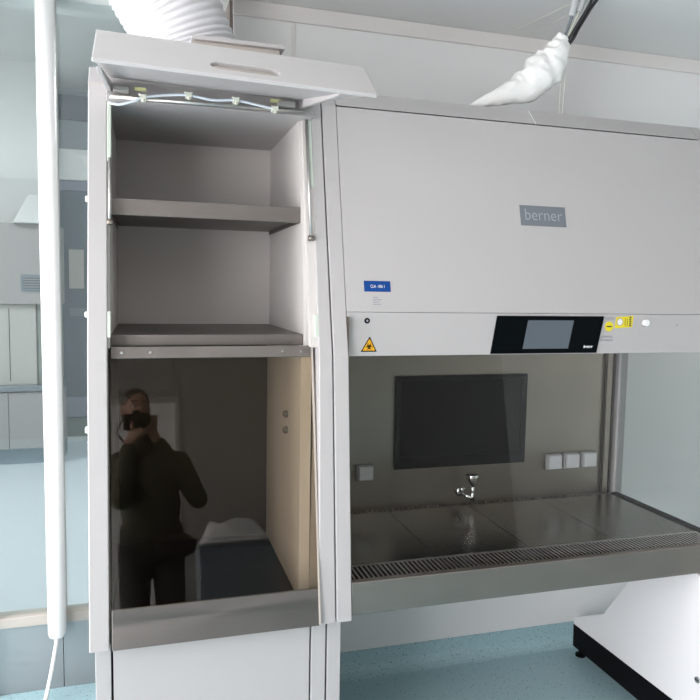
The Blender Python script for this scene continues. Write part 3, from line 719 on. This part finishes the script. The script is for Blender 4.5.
# arms
shR, elR, wrR = W(.172, -.03, 1.395), W(.265, .02, 1.175), Q(.105, -.075, -.035)
shL, elL, wrL = W(-.172, -.03, 1.395), W(-.20, .10, 1.185), Q(-.045, -.115, .005)
for sh, el, wr in ((shR, elR, wrR), (shL, elL, wrL)):
    b.capsule(sh, el, .052, .042); b.capsule(el, wr, .042, .027)
# right hand closes on the grip: palm, four fingers wrapped round the front, thumb behind
b.capsule(wrR, Q(.088, -.035, -.02), .027, .030); b.capsule(Q(.088, -.035, -.02), Q(.090, .015, -.012), .028, .026)
for k, (u, ln) in enumerate(((.028, .92), (.008, 1.0), (-.012, .95), (-.031, .8))):
    k0 = Q(.096, u, -.005); k1 = Q(.098, u-.001, .038*ln); k2 = Q(.080, u-.003, .056*ln); k3 = Q(.062, u-.004, .046*ln)
    b.capsule(k0, k1, .0105, .0098); b.capsule(k1, k2, .0098, .009); b.capsule(k2, k3, .009, .0078)
b.capsule(Q(.085, -.015, -.030), Q(.066, .012, -.046), .0135, .012); b.capsule(Q(.066, .012, -.046), Q(.046, .022, -.046), .012, .0095)
# left hand cups the lens from below
b.capsule(wrL, Q(-.015, -.072, .045), .027, .030); b.capsule(Q(-.015, -.072, .045), Q(.0, -.062, .070), .029, .025)
for k, (f, ln) in enumerate(((.092, .95), (.073, 1.0), (.055, .95), (.038, .8))):
    k0 = Q(.006, -.060, f); k1 = Q(.040, -.050, f+.004); k2 = Q(.052, -.026*ln, f+.006); k3 = Q(.050, -.004*ln, f+.006)
    b.capsule(k0, k1, .0115, .010); b.capsule(k1, k2, .010, .009); b.capsule(k2, k3, .009, .0078)
b.capsule(Q(-.020, -.062, .060), Q(-.047, -.040, .075), .013, .0115); b.capsule(Q(-.047, -.040, .075), Q(-.050, -.010, .080), .0115, .0095)
# legs and feet
for s in (-1, 1):
    hip, kn_, an = W(s*.09, -.02, .95), W(s*.10, .0, .50), W(s*.105, -.03, .09)
    b.capsule(hip, kn_, .085, .056); b.capsule(kn_, an, .055, .038); b.capsule(an, W(s*.11, .11, .040), .034, .026)
body = remesh(b, 'body', M['skin'], per, .0055, 3)
j = MB()
j.ellipsoid(W(0, -.02, 1.00), .180, .130, .14, AX); j.ellipsoid(W(0, -.02, 1.15), .172, .125, .18, AX); j.ellipsoid(W(0, -.02, 1.33), .195, .132, .16, AX)
j.capsule(W(-.145, -.03, 1.40), W(0, -.03, 1.445), .064, .075); j.capsule(W(.145, -.03, 1.40), W(0, -.03, 1.445), .064, .075); j.capsule(W(-.02, -.03, 1.43), W(-.05, -.025, 1.515), .078, .068)
j.ellipsoid(W(0, -.02, .93), .182, .132, .09, AX)
for sh, el, wr in ((shR, elR, wrR), (shL, elL, wrL)):
    cuff = el.lerp(wr, .86); j.capsule(sh, el, .068, .058); j.capsule(el, cuff, .058, .042)
remesh(j, 'jacket', M['jacket'], per, .009, 3)
tr = MB()
tr.ellipsoid(W(0, -.02, .92), .170, .122, .12, AX)
for s in (-1, 1):
    tr.capsule(W(s*.09, -.02, .93), W(s*.10, .0, .50), .098, .072); tr.capsule(W(s*.10, 0, .50), W(s*.105, -.03, .11), .072, .060)
remesh(tr, 'trousers', M['trousers'], per, .009, 3)
for s in (-1, 1):
    sh_ = MB().capsule(W(s*.105, -.055, .055), W(s*.105, -.03, .115), .056, .054).capsule(W(s*.105, -.05, .05), W(s*.112, .145, .042), .056, .048)
    for v_ in sh_.bm.verts: v_.co.z = max(v_.co.z, .0)
    remesh(sh_, 'shoe', M['shoe'], per, .007, 2)
hh = MB(); hh.ellipsoid(W(hr, hf-.022, hz+.042), .081, .098, .092, AX); hh.ellipsoid(W(hr, hf-.055, hz-.005), .072, .055, .075, AX)
remesh(hh, 'hair', M['hair'], per, .006, 2)
for s in (-1, 1):
    MB().ellipsoid(W(hr+s*.031, hf+.068, hz+.006), .0115, .0115, .0085, AX, 14).obj('eye', M['eye'], per, 0, True)
    MB().ellipsoid(W(hr+s*.031, hf+.0775, hz+.006), .0048, .003, .0048, AX, 12).obj('iris', M['hair'], per, 0, True)
    MB().capsule(W(hr+s*.045, hf+.076, hz+.034), W(hr+s*.018, hf+.083, hz+.036), .004, .005).obj('eyebrow', M['hair'], per, 0, True)
# hip bag
t = thing('hip_bag', 'dark brown hip bag worn at the waist of the reflected photographer', 'bag', W(.10, .12, .92))
bb = MB(); bb.ellipsoid(W(.09, .125, .925), .125, .045, .062, AX); bb.ellipsoid(W(.12, .13, .90), .085, .04, .045, AX)
remesh(bb, 'pouch', M['bag'], t, .008, 3)
MB().tube([W(.185*math.cos(a), -.02+.137*math.sin(a), .945) for a in [2*PI*k/40 for k in range(41)]], .008, 8).obj('belt', M['bag'], t)
# the camera the person holds
t = thing('camera', 'black camera held to the face by the person in the olive jacket', 'camera', CP)
def qbox(r0, r1, u0, u1, f0, f1): return [Q(r0, u0, f0), Q(r1, u0, f0), Q(r1, u0, f1), Q(r0, u0, f1), Q(r0, u1, f0), Q(r1, u1, f0), Q(r1, u1, f1), Q(r0, u1, f1)]
MB().hexa(qbox(-.070, .070, -.048, .040, -.034, .030)).obj('camera_body', M['black'], t, .008, False, None, 3)
MB().hexa([Q(-.03, .038, -.034), Q(.03, .038, -.034), Q(.03, .038, .028), Q(-.03, .038, .028), Q(-.02, .066, -.026), Q(.02, .066, -.026), Q(.02, .062, .026), Q(-.02, .062, .026)]).obj('viewfinder', M['black'], t, .004)
MB().hexa(qbox(.050, .082, -.046, .034, .0, .046)).obj('grip', M['black'], t, .010, False, None, 3)
MB().tube([Q(0, -.002, .028), Q(0, -.002, .05), Q(0, -.002, .052), Q(0, -.002, .095), Q(0, -.002, .097), Q(0, -.002, .13)], [.034, .034, .037, .037, .039, .039], 28).obj('lens', M['blackgloss'], t)
MB().tube([Q(-.072, .025, -.01), Q(-.10, -.06, -.06), W(-.10, .10, 1.40), W(-.08, -.06, 1.52)], .006, 8).obj('strap', M['bag'], t)
# trolley with white sheet behind the photographer
t = thing('equipment_trolley', 'dark grey trolley beside the person, seen only in the smoked glass', 'trolley', (.62, -1.2, 0))
MB().box(.34, .86, -1.42, -1.0, .50, .90).obj('body', M['cabgrey2'], t, .006)
MB().box(.33, .87, -1.43, -.99, .90, .925).obj('top_board', M['kick'], t, .004)
for x in (.38, .82):
    for y in (-1.38, -1.04): MB().tube([(x, y, .04), (x, y, .50)], .014, 12).obj('leg', M['alu'], t)
for x in (.38, .82):
    for y in (-1.38, -1.04): MB().tube([(x-.012, y, .035), (x+.012, y, .035)], .035, 18).obj('caster', M['black'], t)
o = MB(); nx, ny = 26, 18; g = []
for i in range(nx+1):
    row = []
    for k in range(ny+1):
        u_, v_ = i/nx, k/ny; x = .36+.46*u_; y = -1.36+.33*v_
        e = min(u_, 1-u_, v_, 1-v_)
        z = .927+min(1, e*6)*(.12+.018*math.sin(9*u_+4*v_)+.014*math.sin(15*v_-6*u_)+.012*random.random())
        row.append(o.bm.verts.new((x, y, z)))
    g.append(row)
for i in range(nx):
    for k in range(ny): o.bm.faces.new([g[i][k], g[i+1][k], g[i+1][k+1], g[i][k+1]])
rim = [g[i][0] for i in range(nx+1)]+[g[nx][k] for k in range(1, ny+1)]+[g[i][ny] for i in range(nx-1, -1, -1)]+[g[0][k] for k in range(ny-1, 0, -1)]
low = [o.bm.verts.new((v.co.x, v.co.y, .9255)) for v in rim]
for i in range(len(rim)): q_ = (i+1) % len(rim); o.bm.faces.new([rim[i], rim[q_], low[q_], low[i]])
o.bm.faces.new(low[::-1])
tag(o.obj('folded_sheet', M['poly'], None, 0, True), 'crumpled white sheet lying on the dark grey trolley', 'sheet')

# ================================================================== LIGHT
wd = bpy.data.worlds.new('daylight'); bpy.context.scene.world = wd; wd.use_nodes = True
bg = wd.node_tree.nodes['Background']; bg.inputs['Color'].default_value = (.96, .95, 1.0, 1); bg.inputs['Strength'].default_value = 2.2
def area(name, loc, rot, sx, sy, e, col):
    l = bpy.data.lights.new(name, 'AREA'); l.shape = 'RECTANGLE'; l.size = sx; l.size_y = sy; l.energy = e; l.color = col
    o = bpy.data.objects.new(name, l); C.objects.link(o); o.location = loc; o.rotation_euler = rot; return o
area('window_daylight', (XL-.25, -.65, 1.33), (0, -PI/2, 0), 2.2, 2.4, 155, (1.0, .94, .97))
area('window_daylight_far', (XL-.25, 1.81, 1.33), (0, -PI/2, 0), 2.2, 1.6, 90, (1.0, .94, .97))


# ================================================================== CAMERA
cam = bpy.data.cameras.new('view'); co = bpy.data.objects.new('view', cam); C.objects.link(co)
cam.sensor_width = 36; cam.sensor_fit = 'HORIZONTAL'; cam.lens = 36*695.3/700; cam.clip_start = .01
mw = Matrix((right.normalized(), cup.normalized(), -view.normalized())).transposed().to_4x4(); mw.translation = (0, 0, 1.6)
co.matrix_world = mw
bpy.context.scene.camera = co
vs = bpy.context.scene.view_settings
vs.view_transform = 'Standard'; vs.look = 'None'; vs.gamma = 1; vs.exposure = 0.12; vs.use_curve_mapping = False
